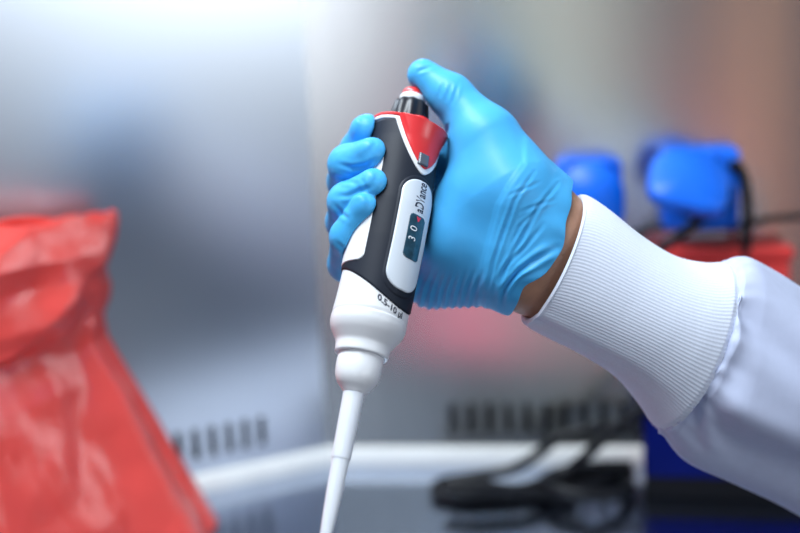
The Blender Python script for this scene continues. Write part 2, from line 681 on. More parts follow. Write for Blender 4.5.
def dell(X, c, r, rot=None):
    q = [X[0] - c[0], X[1] - c[1], X[2] - c[2]]
    if rot is not None:
        q = [sum(rot[i][k] * q[k] for k in range(3)) for i in range(3)]
    k0 = np.sqrt((q[0] / r[0]) ** 2 + (q[1] / r[1]) ** 2 + (q[2] / r[2]) ** 2)
    k1 = np.sqrt((q[0] / r[0] ** 2) ** 2 + (q[1] / r[1] ** 2) ** 2 + (q[2] / r[2] ** 2) ** 2) + 1e-9
    return k0 * (k0 - 1.0) / k1


def smin(a, b, k):
    h = np.maximum(k - np.abs(a - b), 0) / k
    return np.minimum(a, b) - h * h * k * 0.25


def smax(a, b, k):
    return -smin(-a, -b, k)


def surface_nets(D, org, h):
    S = D < 0
    nx, ny, nz_ = D.shape
    cnt = np.zeros((nx - 1, ny - 1, nz_ - 1), np.int8)
    for i in (0, 1):
        for j in (0, 1):
            for k in (0, 1):
                cnt += S[i:nx - 1 + i, j:ny - 1 + j, k:nz_ - 1 + k]
    act = (cnt > 0) & (cnt < 8)
    ci = np.argwhere(act)
    idx = -np.ones(act.shape, np.int64)
    idx[act] = np.arange(len(ci))
    acc = np.zeros((len(ci), 3)); n = np.zeros(len(ci))
    corners = [(i, j, k) for i in (0, 1) for j in (0, 1) for k in (0, 1)]
    for a in corners:
        for b in corners:
            if sum(abs(a[q] - b[q]) for q in range(3)) == 1 and a < b:
                va = D[ci[:, 0] + a[0], ci[:, 1] + a[1], ci[:, 2] + a[2]].astype(float)
                vb = D[ci[:, 0] + b[0], ci[:, 1] + b[1], ci[:, 2] + b[2]].astype(float)
                x = (va < 0) != (vb < 0)
                t = np.where(x, va / np.where(x, va - vb, 1), 0)
                pt = np.array(a)[None] + t[:, None] * (np.array(b) - np.array(a))[None]
                acc += np.where(x[:, None], pt, 0); n += x
    V = (ci + acc / n[:, None]) * h + org
    Q = []
    for ax in range(3):
        o1, o2 = [(1, 2), (2, 0), (0, 1)][ax]
        sl0 = [slice(None)] * 3; sl1 = [slice(None)] * 3
        sl0[ax] = slice(0, -1); sl1[ax] = slice(1, None)
        x = np.argwhere(S[tuple(sl0)] != S[tuple(sl1)])
        m = (x[:, o1] > 0) & (x[:, o2] > 0) & (x[:, o1] < D.shape[o1] - 1) & (x[:, o2] < D.shape[o2] - 1)
        x = x[m]
        q = []
        for (d1, d2) in ((1, 1), (0, 1), (0, 0), (1, 0)):
            y = x.copy(); y[:, o1] -= d1; y[:, o2] -= d2
            q.append(idx[y[:, 0], y[:, 1], y[:, 2]])
        q = np.stack(q, 1)
        inside = S[x[:, 0], x[:, 1], x[:, 2]]
        q[~inside] = q[~inside][:, ::-1]
        Q.append(q)
    return V, np.vstack(Q)


#              knuckle             middle joint        end joint           tip               radii
FINGERS = {
    'index':  [(420, 150, -50), (360, 168, -44), (358, 150, -26), (367, 130, -14), (11.5, 9.6, 9.0, 8.2)],
    'middle': [(416, 182, -46), (347, 182, -36), (349, 165, -10), (372, 155, 1), (11.5, 10.0, 10.2, 8.9)],
    'ring':   [(412, 222, -40), (346, 222, -26), (348, 202, -1), (374, 186, 9), (11.5, 10.0, 9.8, 8.6)],
    'pinky':  [(408, 258, -32), (346, 264, -20), (349, 237, 5), (366, 208, 12), (10.5, 9.0, 9.2, 8.0)],
}
THUMB = [(522, 202, -8), (487, 136, -12), (451, 96, -20), (423, 75, -25)]
THUMB_R = (19.0, 14.5, 10.8, 8.3)
FA = J(540, 252, -12)                       # wrist
FB = J(690, 346, -30)                        # towards the elbow
fdir = (FB - FA) / np.linalg.norm(FB - FA)
perp = np.array((-0.41, 0.91, 0.0)); perp = np.array((0.42, 0.9, 0.05)); perp -= fdir * (perp @ fdir); perp /= np.linalg.norm(perp)


def pip_sdf(X):
    q = [X[i] - A0[i] for i in range(3)]
    s = q[0] * U[0] + q[1] * U[1] + q[2] * U[2]
    f = q[0] * FR[0] + q[1] * FR[1] + q[2] * FR[2]
    d = q[0] * SD[0] + q[1] * SD[1] + q[2] * SD[2]
    r = body_r(s).astype(np.float32) + 1.1
    top = np.interp(s, [55, 59, 61, 71, 72, 79.5, 80.5], [0, 0, -7.3, -9.2, -11.2, -12.6, -40]).astype(np.float32)
    o = body_o(s).astype(np.float32)
    th = np.arctan2(d, f)
    hook = 6.0 * np.clip((s - 30) / 28, 0, 1) ** 1.8 * np.exp(-(th / 0.85) ** 2) * (s < 60)
    return np.sqrt((f - o) ** 2 + d * d) - r - top - hook


def hand_sdf(X, grow=0.0, carve=True):
    D = None
    # palm: metacarpal fan, heel of the hand, ball of the thumb
    W1 = FA + perp * 13 - fdir * 6; W2 = FA - perp * 13 - fdir * 6
    prims = [
        (W1, J(482, 152, -34), 21, 14), (W2, J(432, 274, -34), 21, 14),
        (FA, J(425, 228, -40), 22, 14), (FA, J(430, 192, -46), 21, 13),
        (J(508, 238, -10), J(462, 240, -12), 21, 17), (J(508, 190, -6), J(484, 152, -14), 21, 15),
        (J(480, 155, -34), J(426, 156, -50), 14, 11),
        (J(495, 262, -16), J(432, 283, -30), 15, 12),
        (J(475, 195, -10), J(446, 238, -16), 18, 17),
    ]
    for a, b, ra, rb in prims:
        d = dcone(X, a, b, ra, rb)
        D = d if D is None else smin(D, d, 12.0)
    # thumb
    T = [J(*p) for p in THUMB]
    t = None
    for i in range(3):
        d = dcone(X, T[i], T[i + 1], THUMB_R[i], THUMB_R[i + 1])
        t = d if t is None else smin(t, d, 5.0)
    D = smin(D, t, 14.0)
    # fingers
    FG = None
    for nme, f in FINGERS.items():
        p = [J(*q) for q in f[:4]]; r = f[4]
        g = None
        for i in range(3):
            d = dcone(X, p[i], p[i + 1], r[i], r[i + 1])
            g = d if g is None else smin(g, d, 3.5)
        # nail plate under the rubber
        ax = (p[3] - p[2]) / np.linalg.norm(p[3] - p[2])
        outw = np.array((-0.15, 0.55, 0.85)); outw -= ax * (outw @ ax); outw /= np.linalg.norm(outw)
        sd = np.cross(ax, outw)
        g = smin(g, dell(X, p[3] + outw * (r[3] - 2.2) + ax * 0.5, (6.0, 2.6, 4.6), (ax, outw, sd)), 1.2)
        g0 = smin(D, dcone(X, p[0], p[1], r[0], r[1]), 8.0)
        D = np.minimum(D, g0)
        FG = g if FG is None else smin(FG, g, 0.8)
    D = smin(D, FG, 1.5)
    # forearm
    fe = FA + fdir * 60
    D = smin(D, smin(dcone(X, W1, fe + perp * 12, 20, 20), dcone(X, W2, fe - perp * 12, 20, 20), 14.0), 8.0)
    if grow: D = D - grow
    if carve:
        D = smax(D, -pip_sdf(X), 1.6)
    return D


def make_grid(lo, hi, h):
    ax = [np.arange(lo[i], hi[i] + h, h, dtype=np.float32) for i in range(3)]
    X = np.meshgrid(*ax, indexing='ij', sparse=True)
    return X, np.array(lo, float)


def relax(V, Q, it, lam=0.5):
    e = np.vstack([Q[:, [0, 1]], Q[:, [1, 2]], Q[:, [2, 3]], Q[:, [3, 0]]])
    for k in range(it):
        s = np.zeros_like(V); n = np.zeros(len(V))
        for a, b in ((0, 1), (1, 0)):
            for c in range(3):
                s[:, c] += np.bincount(e[:, a], weights=V[e[:, b], c], minlength=len(V))
            n += np.bincount(e[:, a], minlength=len(V))
        lap = s / n[:, None] - V
        V = V + lap * (lam if k % 2 == 0 else -lam * 1.02)
    return V


def normals(V, Q):
    n = np.cross(V[Q[:, 2]] - V[Q[:, 0]], V[Q[:, 3]] - V[Q[:, 1]])
    out = np.zeros_like(V)
    for k in range(4):
        for c in range(3):
            out[:, c] += np.bincount(Q[:, k], weights=n[:, c], minlength=len(V))
    return out / (np.linalg.norm(out, axis=1)[:, None] + 1e-12)


def to_px(V):
    k = F_PX / (D0 - V[:, 2])
    return 400 + V[:, 0] * k, 266.5 - V[:, 1] * k


LO = (-44, -32, -78); HI = (108, 116, 42)
GH = 0.75
X, org = make_grid(LO, HI, GH)
D = hand_sdf(X)
V, Q = surface_nets(D.astype(np.float32), org, GH)
V = relax(V, Q, 8)
N = normals(V, Q)
px, py = to_px(V)


def seg_dist(px, py, pts):
    """distance in pixels to a polyline, and position along it"""
    best = np.full(px.shape, 1e9); tt = np.zeros(px.shape)
    n = len(pts) - 1
    for i in range(n):
        ax, ay = pts[i]; bx, by = pts[i + 1]
        dx, dy = bx - ax, by - ay
        t = np.clip(((px - ax) * dx + (py - ay) * dy) / (dx * dx + dy * dy), 0, 1)
        d = np.hypot(px - ax - t * dx, py - ay - t * dy)
        m = d < best
        best = np.where(m, d, best); tt = np.where(m, (i + t) / n, tt)
    return best, tt


front = sstep(-0.1, 0.35, N[:, 2])
disp = np.zeros(len(V))


def crease(pts, width, depth, ridge=0.0, mask=None):
    """a fold in the rubber: a groove with a soft ridge beside it"""
    global disp
    d, t = seg_dist(px, py, pts)
    fade = np.sin(np.clip(t, 0.02, 0.98) * PI) ** 0.6
    g = (-depth * np.exp(-(d / width) ** 2) + ridge * np.exp(-((d - 2.0 * width) / (1.1 * width)) ** 2)) * fade
    disp += g * (front if mask is None else mask)


# heel of the hand: fine parallel wrinkles below
wz = sstep(262, 292, py) * sstep(500, 470, px) * sstep(404, 418, px)
wr = np.sin((px + 0.22 * (py - 250) + 2.0 * np.sin(py * 0.09)) * 2 * PI / 8.6 + 1.3 * np.sin(px * 0.07))
disp += 0.55 * wz * wr
# finger folds
crease([(338, 164), (352, 168), (366, 166), (376, 160)], 2.2, 0.55, 0.4)
crease([(334, 176), (345, 180), (356, 183)], 2.0, 0.5, 0.3)
crease([(336, 196), (348, 196), (362, 190), (372, 187)], 2.2, 0.5, 0.35)
crease([(334, 204), (342, 214), (348, 219)], 2.0, 0.5, 0.3)
crease([(336, 242), (344, 250), (352, 254)], 2.0, 0.45, 0.3)
crease([(362, 178), (366, 190)], 1.8, 0.35, 0.2)
# thumb folds
crease([(417, 72), (424, 69), (432, 67)], 1.6, 0.5, 0.3)
crease([(452, 84), (449, 92), (447, 100)], 1.8, 0.3, 0.22)
crease([(458, 84), (455, 94), (452, 104)], 1.8, 0.28, 0.22)
crease([(444, 82), (441, 90), (440, 96)], 1.6, 0.3, 0.2)
# slack rubber around the wrist: a step where the cuff starts, then long straight folds
d, t = seg_dist(px, py, [(522, 164), (508, 184), (497, 204), (488, 238), (481, 268), (480, 292)])
side = sstep(-3, 3, (px - np.interp(py, [160, 184, 204, 238, 268, 292], [524, 508, 497, 488, 481, 480])))
disp += (0.9 * side * np.exp(-(d / 26) ** 2) - 0.5 * np.exp(-((d - 1.5) / 2.2) ** 2) * side) * front
crease([(534, 172), (515, 200), (504, 232), (494, 262), (488, 294)], 1.7, 0.45, 0.5)
crease([(558, 184), (538, 208), (521, 240), (505, 268), (497, 300)], 1.8, 0.5, 0.45)
crease([(552, 246), (536, 258), (521, 270), (505, 289), (503, 304)], 2.6, 1.0, 1.3)
crease([(543, 224), (526, 246), (510, 262), (498, 280)], 1.8, 0.5, 0.5)
crease([(556, 200), (540, 204), (520, 212)], 1.6, 0.25, 0.2)
crease([(540, 182), (522, 190), (508, 196)], 1.5, 0.25, 0.2)
crease([(535, 212), (520, 226), (512, 244)], 1.5, 0.3, 0.25)
# low soft swells in the loose parts
wob = np.array([nz(p, 0.06, 3.1) for p in V]) * 0.6 + np.array([nz(p, 0.14, 7.7) for p in V]) * 0.15
wrist = sstep(470, 540, px + 0.3 * (py - 200))
disp += wob * (0.3 + 1.0 * wrist)
V = V + N * disp[:, None]

# open cuff: cut across the wrist, then let the edge wave and flare
ctr = FA + fdir * 8
cn = np.array((0.91, -0.41, -0.27)); cn /= np.linalg.norm(cn)
cut_d = float(cn @ J(535, 248, -12))
bm = bmesh.new()
for v in V: bm.verts.new(v)
bm.verts.ensure_lookup_table()
for q in Q:
    try: bm.faces.new([bm.verts[i] for i in q])
    except ValueError: pass
bmesh.ops.bisect_plane(bm, geom=bm.verts[:] + bm.edges[:] + bm.faces[:], plane_co=Vector(cn * cut_d), plane_no=Vector(cn),
                       clear_outer=True, clear_inner=False, dist=1e-5)
bmesh.ops.remove_doubles(bm, verts=bm.verts[:], dist=0.02)
GV, GF = bm_arrays(bm); bm.free()
sd_ = GV @ cn - cut_d
rel = GV - FA
a_ = np.arctan2(rel[:, 2], rel @ perp)
w_ = sstep(-14, 0, sd_)
lat = rel @ perp
GV = GV + cn[None] * (w_ * (2.0 * np.exp(-((lat - 2) / 10) ** 2) - 5.5 * np.exp(-((lat + 21) / 8) ** 2) + 0.6 * np.sin(a_ * 5 + 1.0) + 0.45 * np.sin(a_ * 11)))[:, None]
rad = rel - fdir[None] * (rel @ fdir)[:, None]
rad /= np.linalg.norm(rad, axis=1)[:, None]
w2 = sstep(-16, 0, sd_)
GV = GV + rad * (w2 * (1.3 + 0.6 * np.sin(a_ * 7 + 0.4) + 0.4 * np.sin(a_ * 13)))[:, None]

person = empty('person', h2w(FB))
tag(person, 'arm in a white lab coat and blue glove reaching in to press a pipette', 'person')
# skin: the same hand, a touch smaller, running on into the sleeve
X2, org2 = make_grid((-44, -70, -78), (150, 116, 42), 1.6)
D2 = hand_sdf(X2, grow=-1.1, carve=True)
V2, Q2 = surface_nets(D2.astype(np.float32), org2, 1.6)
V2 = relax(V2, Q2, 6)
N2 = normals(V2, Q2)
px2, py2 = to_px(V2)
V2 = V2 - N2 * (0.5 * sstep(-20, -60, V2 @ cn - cut_d))[:, None]
arm = mesh_obj('arm', h2w(V2), Q2, M_SKIN, person)
glove = mesh_obj('rubber_glove', h2w(GV), GF, M_GLOVE, person)
glove['label'] = 'blue nitrile glove'
so = glove.modifiers.new('thickness', 'SOLIDIFY'); so.thickness = 0.0005; so.offset = -1.0

# ------------------------------------------------------------------ sleeve and knitted cuff
def sleeve_loft(name, top, bot, zc, hd, n, nth, radial, mat, parent, inner=None):
    T = catmull(top, n); B = catmull(bot, n)
    u = np.linspace(0, len(zc) - 1, n)
    Z = np.interp(u, range(len(zc)), zc); H = np.interp(u, range(len(hd)), hd)
    th = np.linspace(0, 2 * PI, nth, endpoint=False)
    ct = np.array([J(T[i][0], T[i][1], Z[i]) for i in range(n)])
    cb = np.array([J(B[i][0], B[i][1], Z[i]) for i in range(n)])
    c = (ct + cb) / 2
    ax = np.repeat(fdir[None], n, axis=0)
    V = []
    for i in range(n):
        e1 = (ct[i] - cb[i]) / 2
        hw = np.linalg.norm(e1); e1 /= hw
        e2 = np.cross(ax[i], e1); e2 /= np.linalg.norm(e2)
        if e2[2] < 0: e2 = -e2
        dr = radial(th, i / (n - 1))
        V.append(c[i] + e1 * (np.cos(th) * (hw + dr))[:, None] + e2 * (np.sin(th) * (H[i] + dr))[:, None])
    V = np.array(V)
    rows = [V[i] for i in range(n)]
    if inner:      # turned-in hem at the open end
        back = []
        for k, (depth, inset) in enumerate(inner):
            cc = c[0] + ax[0] * depth
            back.append(c[0] + ax[0] * depth + (V[0] - c[0]) * (1 - inset))
        rows = back[::-1] + rows
    A = np.vstack(rows)
    return mesh_obj(name, h2w(A), grid_faces(len(rows), nth, True, (False, False)), mat, parent), V


CT = [(580, 196), (586, 196), (605, 208), (640, 235), (675, 256), (705, 263), (727, 262)]
CB = [(524, 322), (529, 327), (546, 337), (582, 355), (616, 377), (640, 404), (658, 431)]
CZ = [-10, -11, -13, -16, -19, -21, -22]
CH = [26, 27, 29, 32, 36, 38, 38]
ST = [(726, 264), (731, 260), (747, 258), (775, 273), (800, 289), (850, 318), (930, 362)]
SB = [(656, 428), (664, 437), (688, 464), (738, 487), (790, 511), (840, 540), (910, 588)]
SZ = [-22, -22, -26, -32, -40, -50, -66]
SH = [36.5, 39, 42, 45, 47, 48, 50]


def r_sleeve(th, t):
    g = np.exp(-t * 9.0)
    gather = 1.3 * g * (np.sin(th * 23) + 0.6 * np.sin(th * 37 + 1) + 0.5 * np.sin(th * 14 + 2)) * min(1, t * 22) - 1.2 * (1 - min(1, t * 18))
    # long folds running down the sleeve
    f1 = 4.6 * np.exp(-((th - (1.86 + 0.2 * t)) / 0.17) ** 2) * sstep(0.03, 0.3, t)
    f2 = -8.5 * np.exp(-((th - (2.34 + 0.15 * t)) / 0.36) ** 2) * sstep(0.0, 0.15, t)
    f3 = 2.6 * np.exp(-((th - (1.2 + 0.9 * t)) / 0.22) ** 2) * sstep(0.02, 0.2, t)
    f4 = -2.8 * np.exp(-((th - (0.85 + 1.0 * t)) / 0.2) ** 2) * sstep(0.02, 0.2, t)
    lo = 1.4 * np.sin(th * 3 + t * 5) + 0.9 * np.sin(th * 5 - t * 9 + 1)
    dent = -3.2 * np.exp(-((th - 1.75) / 0.25) ** 2 - ((t - 0.22) / 0.07) ** 2) + 3.5 * np.exp(-((th - 2.45 - 2.0 * (t - 0.3)) / 0.16) ** 2 - ((t - 0.28) / 0.10) ** 2)
    return gather + f1 + f2 + f3 + f4 + dent + lo * sstep(0.0, 0.3, t)


sleeve, _ = sleeve_loft('coat_sleeve', ST, SB, SZ, SH, 150, 300, r_sleeve, M_COAT, person)
so = sleeve.modifiers.new('thickness', 'SOLIDIFY'); so.thickness = 0.0009; so.offset = -1.0


def r_cuff(th, t):
    rib = 0.065 * np.sin((th + 0.45 * t) * 128)
    end = sstep(0.01, 0.07, t)
    roll = -1.2 * (1 - sstep(0.0, 0.05, t)) ** 2 + 0.5 * np.exp(-((t - 0.05) / 0.03) ** 2)
    seam = -1.4 * sstep(0.955, 1.0, t)
    sway = 1.0 * np.sin(th * 2 + 4 * t) * t * (1 - t) * 2 + 0.7 * np.sin(th * 4 - 6 * t + 1) * t * (1 - t) * 3
    fold = -1.4 * np.exp(-((th - 2.72 + 0.25 * t) / 0.13) ** 2) * sstep(0.0, 0.1, t) * (1 - t) + 0.9 * np.exp(-((th - 2.52 + 0.25 * t) / 0.12) ** 2) * (1 - t)
    return rib * end + roll + seam + sway + fold


cuff, _ = sleeve_loft('knit_cuff', CT, CB, CZ, CH, 120, 928, r_cuff, M_KNIT, sleeve,
                      inner=[(0.4, 0.03), (2.0, 0.06), (6.0, 0.075), (14.0, 0.08)])
cuff['label'] = 'white ribbed knit cuff'

# ------------------------------------------------------------------ red waste bag
cB = F(222, 508, 0.0)
e1 = -el
e1 = np.array((e1[0], e1[1], 0.0)); e2 = np.array((nl[0], nl[1], 0.0)); ez = np.array((0, 0, 1.0))
corner = np.array(cB)


def bag_point(px_, py_, k_off=0.0):
    """k along the bag's back line and height for a pixel"""
    a = np.array(CAM_M.translation); v = np.array(P(px_, py_, 1.0)) - a
    n_ = e2
    t = ((corner - a) @ n_) / (v @ n_)
    q = a + v * t
    return float((corner - q) @ e1), float(q[2])


edge_px = [(118, 213), (119, 222), (116, 238), (106, 268), (112, 284), (111, 296), (104, 314), (108, 334), (130, 372), (160, 422), (190, 472), (215, 515)]
ek = np.array([bag_point(*p) for p in edge_px])        # k, z
order = np.argsort(ek[:, 1])
HB = float(ek[:, 1].max())
NZ_, NT = 210, 420
zs = np.linspace(0.0006, HB, NZ_)
th = np.linspace(0, 2 * PI, NT, endpoint=False)
K = np.interp(zs, ek[order, 1], ek[order, 0])
KC = 0.27
Vb = []
for i, z in enumerate(zs):
    t = z / HB
    w = KC - K[i]
    hgt = np.interp(t, [0, 0.2, 0.55, 0.66, 0.74, 0.9, 1.0], [0.085, 0.075, 0.058, 0.046, 0.050, 0.040, 0.010])
    ct, st = np.cos(th), np.sin(th)
    ex = np.sign(ct) * np.abs(ct) ** 0.75
    ey = np.where(ct > 0, np.sign(st) * np.where(st < 0, 0.3, 1.0) * np.abs(st) ** np.interp(t, [0, 0.3, 0.5], [0.75, 1.2, 1.4]), np.sign(st) * np.abs(st) ** 1.1)
    xx = ex * w
    yy = ey * hgt
    # gathered neck, slack collar above it, hanging folds below
    zn = 0.66 + 0.05 * ex - 0.10 * (ey > 0) * ey * (1 - ex) * 0.5
    band = sstep(-0.015, 0.02, t - zn)
    fold = np.sin(th * 17 + 2.0 * np.sin(th * 3)) * 0.0022 * np.exp(-((t - zn) / 0.16) ** 2)
    hang = (1.2 - 2.4 * np.abs(np.sin(th * 4.5 + 0.6 + 0.5 * t)) + 0.6 * np.sin(th * 13 + t * 3)) * 0.0042 * (1 - band) * sstep(0, 0.5, 0.66 - t + 0.35)
    diag = (1 - 2.2 * np.abs(np.sin((-ex * 2.6 + t * 9.0) * 1.25 + 0.8 * np.sin(ex * 4)))) * 0.0036 * band
    lip = 0.007 * band
    dr = fold + hang + diag + lip * np.maximum(ey, 0)
    for j in range(NT):
        q = corner - e1 * KC + e1 * xx[j] + e2 * (yy[j] + 0.085 * min(1.0, (1 - ex[j]) / 0.8))
        nrm = e1 * ct[j] * 0.5 + e2 * st[j]
        nn = noise.noise(Vector((q[0] * 26, q[1] * 26, z * 34))) * 0.0035 + noise.noise(Vector((q[0] * 60, q[1] * 60, z * 45 + 9))) * 0.0012
        edge_soft = 0.25 if ct[j] > 0.96 else 1.0
        q = q + nrm * ((dr[j] + nn) * edge_soft)
        zz = z + 0.11 * max(0.0, float((corner - q) @ e1) - 0.07) * t ** 1.5
        if i == NZ_ - 1: zz += 0.002 * math.sin(th[j] * 12)
        Vb.append((q[0], q[1], zz))
# turned-over lip at the mouth
top = Vb[-NT:]
cx = np.mean(np.array(top), axis=0)
for kk, (dz, sc_) in enumerate(((0.0015, 0.985), (-0.002, 0.965), (-0.02, 0.95), (-0.05, 0.94))):
    for p in top:
        Vb.append((cx[0] + (p[0] - cx[0]) * sc_, cx[1] + (p[1] - cx[1]) * sc_, p[2] + dz))
bag = top_mesh('plastic_bag', Vb, grid_faces(NZ_ + 4, NT, True, (False, True)), M_BAG)
tag(bag, 'crumpled red plastic waste bag standing on the steel worktop beside the left panel', 'bag')

# ------------------------------------------------------------------ wall sockets
def wall_pt(px_, py_, e, n):
    a = np.array(CAM_M.translation); v = np.array(P(px_, py_, 1.0)) - a
    n3 = np.array((n[0], n[1], 0)); c3 = np.array((C2[0], C2[1], 0))
    t = ((c3 - a) @ n3) / (v @ n3)
    return a + v * t


def frame(o, xd, yd, zd):
    m = Matrix.Identity(4)
    for i in range(3):
        m[i][0], m[i][1], m[i][2], m[i][3] = xd[i], yd[i], zd[i], o[i]
    return m


xb = Vector((eb[0], eb[1], 0)); zb = Vector((0, 0, 1)); yb = Vector((nb[0], nb[1], 0))    # yb points out of the wall


def lid_arrays(M, w, h, t):
    """rounded cap: flat along the hinge, round at the free end, with a rim"""
    N_ = 40
    prof = [(1.0, 0.0), (1.0, t * 0.7), (0.94, t), (0.0, t * 1.12)]
    V = []
    out = []
    for k in range(N_):
        a = 2 * PI * k / N_
        c, s = math.cos(a), math.sin(a)
        p = 2.0 if s < 0 else 4.5
        r = (abs(c) ** p + abs(s) ** p) ** (-1 / p)
        out.append((c * r * w / 2, s * r * h / 2))
    for (f, z) in prof:
        for x, y in out:
            V.append(M @ Vector((x * max(f, 0.02), y * max(f, 0.02) , z)))
    return np.array([v[:] for v in V]), grid_faces(len(prof), N_, True, (True, True))


def socket(px_, py_, label, size, lid_rot, lid_shift, with_plug):
    o = wall_pt(px_, py_, eb, nb)
    e_ = empty('power_socket', o + np.array(nb.tolist() + [0]) * 0.0005)
    tag(e_, label, 'socket', 'blue sockets on the back panel')
    Mw = frame(o, xb, yb, zb)
    v, f = box_arrays(Mw @ Matrix.Translation((0, 0.011, 0)), size, 0.021, size * 1.08, 0.005)
    mesh_obj('housing', v, f, M_SOCK, e_)
    # round well in the face
    N_ = 36
    V = []
    for (r, y) in ((0.021, 0.0213), (0.021, 0.0235), (0.0185, 0.0235), (0.0175, 0.0155), (0.0004, 0.0155)):
        for k in range(N_):
            a = 2 * PI * k / N_
            V.append(Mw @ Vector((r * math.cos(a), y, r * math.sin(a) - 0.002)))
    mesh_obj('socket_well', [q[:] for q in V], grid_faces(5, N_, True, (False, True)), M_RUBBER, e_)
    hinge = Mw @ Matrix.Translation((0, 0.024, size * 0.50)) @ Matrix.Rotation(math.radians(90), 4, 'X').inverted()
    Ml = Mw @ Matrix.Translation((lid_shift[0], 0.0245, size * 0.52 + lid_shift[1])) @ lid_rot @ Matrix.Translation((0, 0, -size * 0.5)) @ Matrix.Rotation(math.radians(-90), 4, 'X')
    v, f = lid_arrays(Ml, size * 1.02, size * 1.0, 0.010)
    lid = mesh_obj('lid', v, f, M_SOCK, e_)
    hv, hf = tube_arrays(np.array([(Mw @ Vector((lid_shift[0] + x, 0.0245, size * 0.52 + lid_shift[1])))[:] for x in np.linspace(-size * 0.35, size * 0.35, 8)]), 0.0026, 12)
    mesh_obj('hinge', hv, hf, M_SOCK, e_)
    return e_, Mw


RX = lambda d: Matrix.Rotation(math.radians(d), 4, 'X')
RY = lambda d: Matrix.Rotation(math.radians(d), 4, 'Y')
RZ = lambda d: Matrix.Rotation(math.radians(d), 4, 'Z')
s1, Mw1 = socket(588, 192, 'blue wall socket with closed flap just above the knit cuff', 0.049, RX(6), (0, 0), False)
s2, Mw2 = socket(698, 186, 'blue wall socket with raised flap and a black plug in it', 0.056, RY(14) @ RX(50), (-0.010, -0.003), True)
# plug pushed into the raised-flap socket, with its lead
plug = empty('mains_lead', (Mw2 @ Vector((0, 0.03, -0.003))))
tag(plug, 'black plug and lead hanging from the raised blue socket', 'cable')
V = []
for (r, y) in ((0.0006, 0.0165), (0.0165, 0.0165), (0.0172, 0.030), (0.0165, 0.042), (0.012, 0.050), (0.0006, 0.052)):
    for k in range(30):
        a = 2 * PI * k / 30
        V.append((Mw2 @ Vector((r * math.cos(a), y, r * math.sin(a) * 0.9 - 0.002)))[:])
mesh_obj('plug', V, grid_faces(6, 30, True, (True, True)), M_RUBBER, plug)
lead = [(Mw2 @ Vector(q))[:] for q in ((0, 0.044, -0.004), (-0.006, 0.053, -0.016), (-0.020, 0.052, -0.028), (-0.036, 0.049, -0.042), (-0.048, 0.046, -0.064), (-0.056, 0.044, -0.100), (-0.060, 0.044, -0.130))]
v, f = tube_arrays(catmull(lead, 70), 0.0036)
mesh_obj('lead', v, f, M_RUBBER, plug)

# thin grey cord pinned along the back panel
p = [wall_pt(x, y, eb, nb) + np.array((nb[0], nb[1], 0)) * 0.0032 for x, y in ((632, 233), (660, 228), (700, 228), (735, 226), (770, 219), (800, 216), (850, 212), (930, 208))]
v, f = tube_arrays(catmull(p, 90), 0.0022, 10)
tag(top_mesh('thin_cord', v, f, M_RUBBER), 'thin dark cord running level across the steel behind the right socket', 'cable')

p = [wall_pt(x, y, eb, nb) + np.array((nb[0], nb[1], 0)) * d for x, y, d in ((724, 160, 0.0245), (733, 163, 0.0245), (739, 178, 0.026), (741, 205, 0.028), (739, 235, 0.0295), (737, 270, 0.0295), (738, 320, 0.0295), (739, 345, 0.0295))]  # dark tube added in place of the socket's dark reflection
v, f = tube_arrays(catmull(p, 110), 0.0038, 12)
tag(top_mesh('dark_reflection_tube', v, f, M_RUBBER), 'dark tube added for the dark reflection down the right edge of the raised blue socket', 'cable')

# red block added in place of a red reflection, its top just under the sockets
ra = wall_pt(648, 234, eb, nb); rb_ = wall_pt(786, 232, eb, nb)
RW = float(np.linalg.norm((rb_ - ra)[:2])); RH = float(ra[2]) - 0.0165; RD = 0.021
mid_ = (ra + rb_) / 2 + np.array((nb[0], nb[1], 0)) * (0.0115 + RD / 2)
rc = empty('red_reflection_block', (mid_[0], mid_[1], 0.0003))
tag(rc, 'red block added for a red reflection on the back panel, mostly hidden by the coat sleeve', 'box')
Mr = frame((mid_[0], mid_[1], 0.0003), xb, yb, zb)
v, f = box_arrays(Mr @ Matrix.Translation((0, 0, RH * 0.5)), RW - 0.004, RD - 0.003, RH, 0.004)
mesh_obj('body', v, f, M_REDBLOCK, rc)
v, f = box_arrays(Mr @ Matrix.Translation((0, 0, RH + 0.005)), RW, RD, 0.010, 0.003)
mesh_obj('lid', v, f, M_REDBLOCK, rc)  # top slab of the added red block

# ------------------------------------------------------------------ cables on the worktop
def fl_pt(px_, py_, h):
    q = F(px_, py_, h)
    return (q.x, q.y, q.z)


def at_y(px_, py_, Y):
    a = CAM_M.translation; v = P(px_, py_, 1.0) - a
    q = a + v * ((Y - a.y) / v.y)
    return (q.x, q.y, q.z)


def cable(pts, label, n=240, r=0.0042):
    v, f = tube_arrays(catmull(pts, n), r)
    v[:, 2] = np.maximum(v[:, 2], 0.0003)
    tag(top_mesh('power_cable', v, f, M_RUBBER), label, 'cable', 'black cables coiled on the worktop')


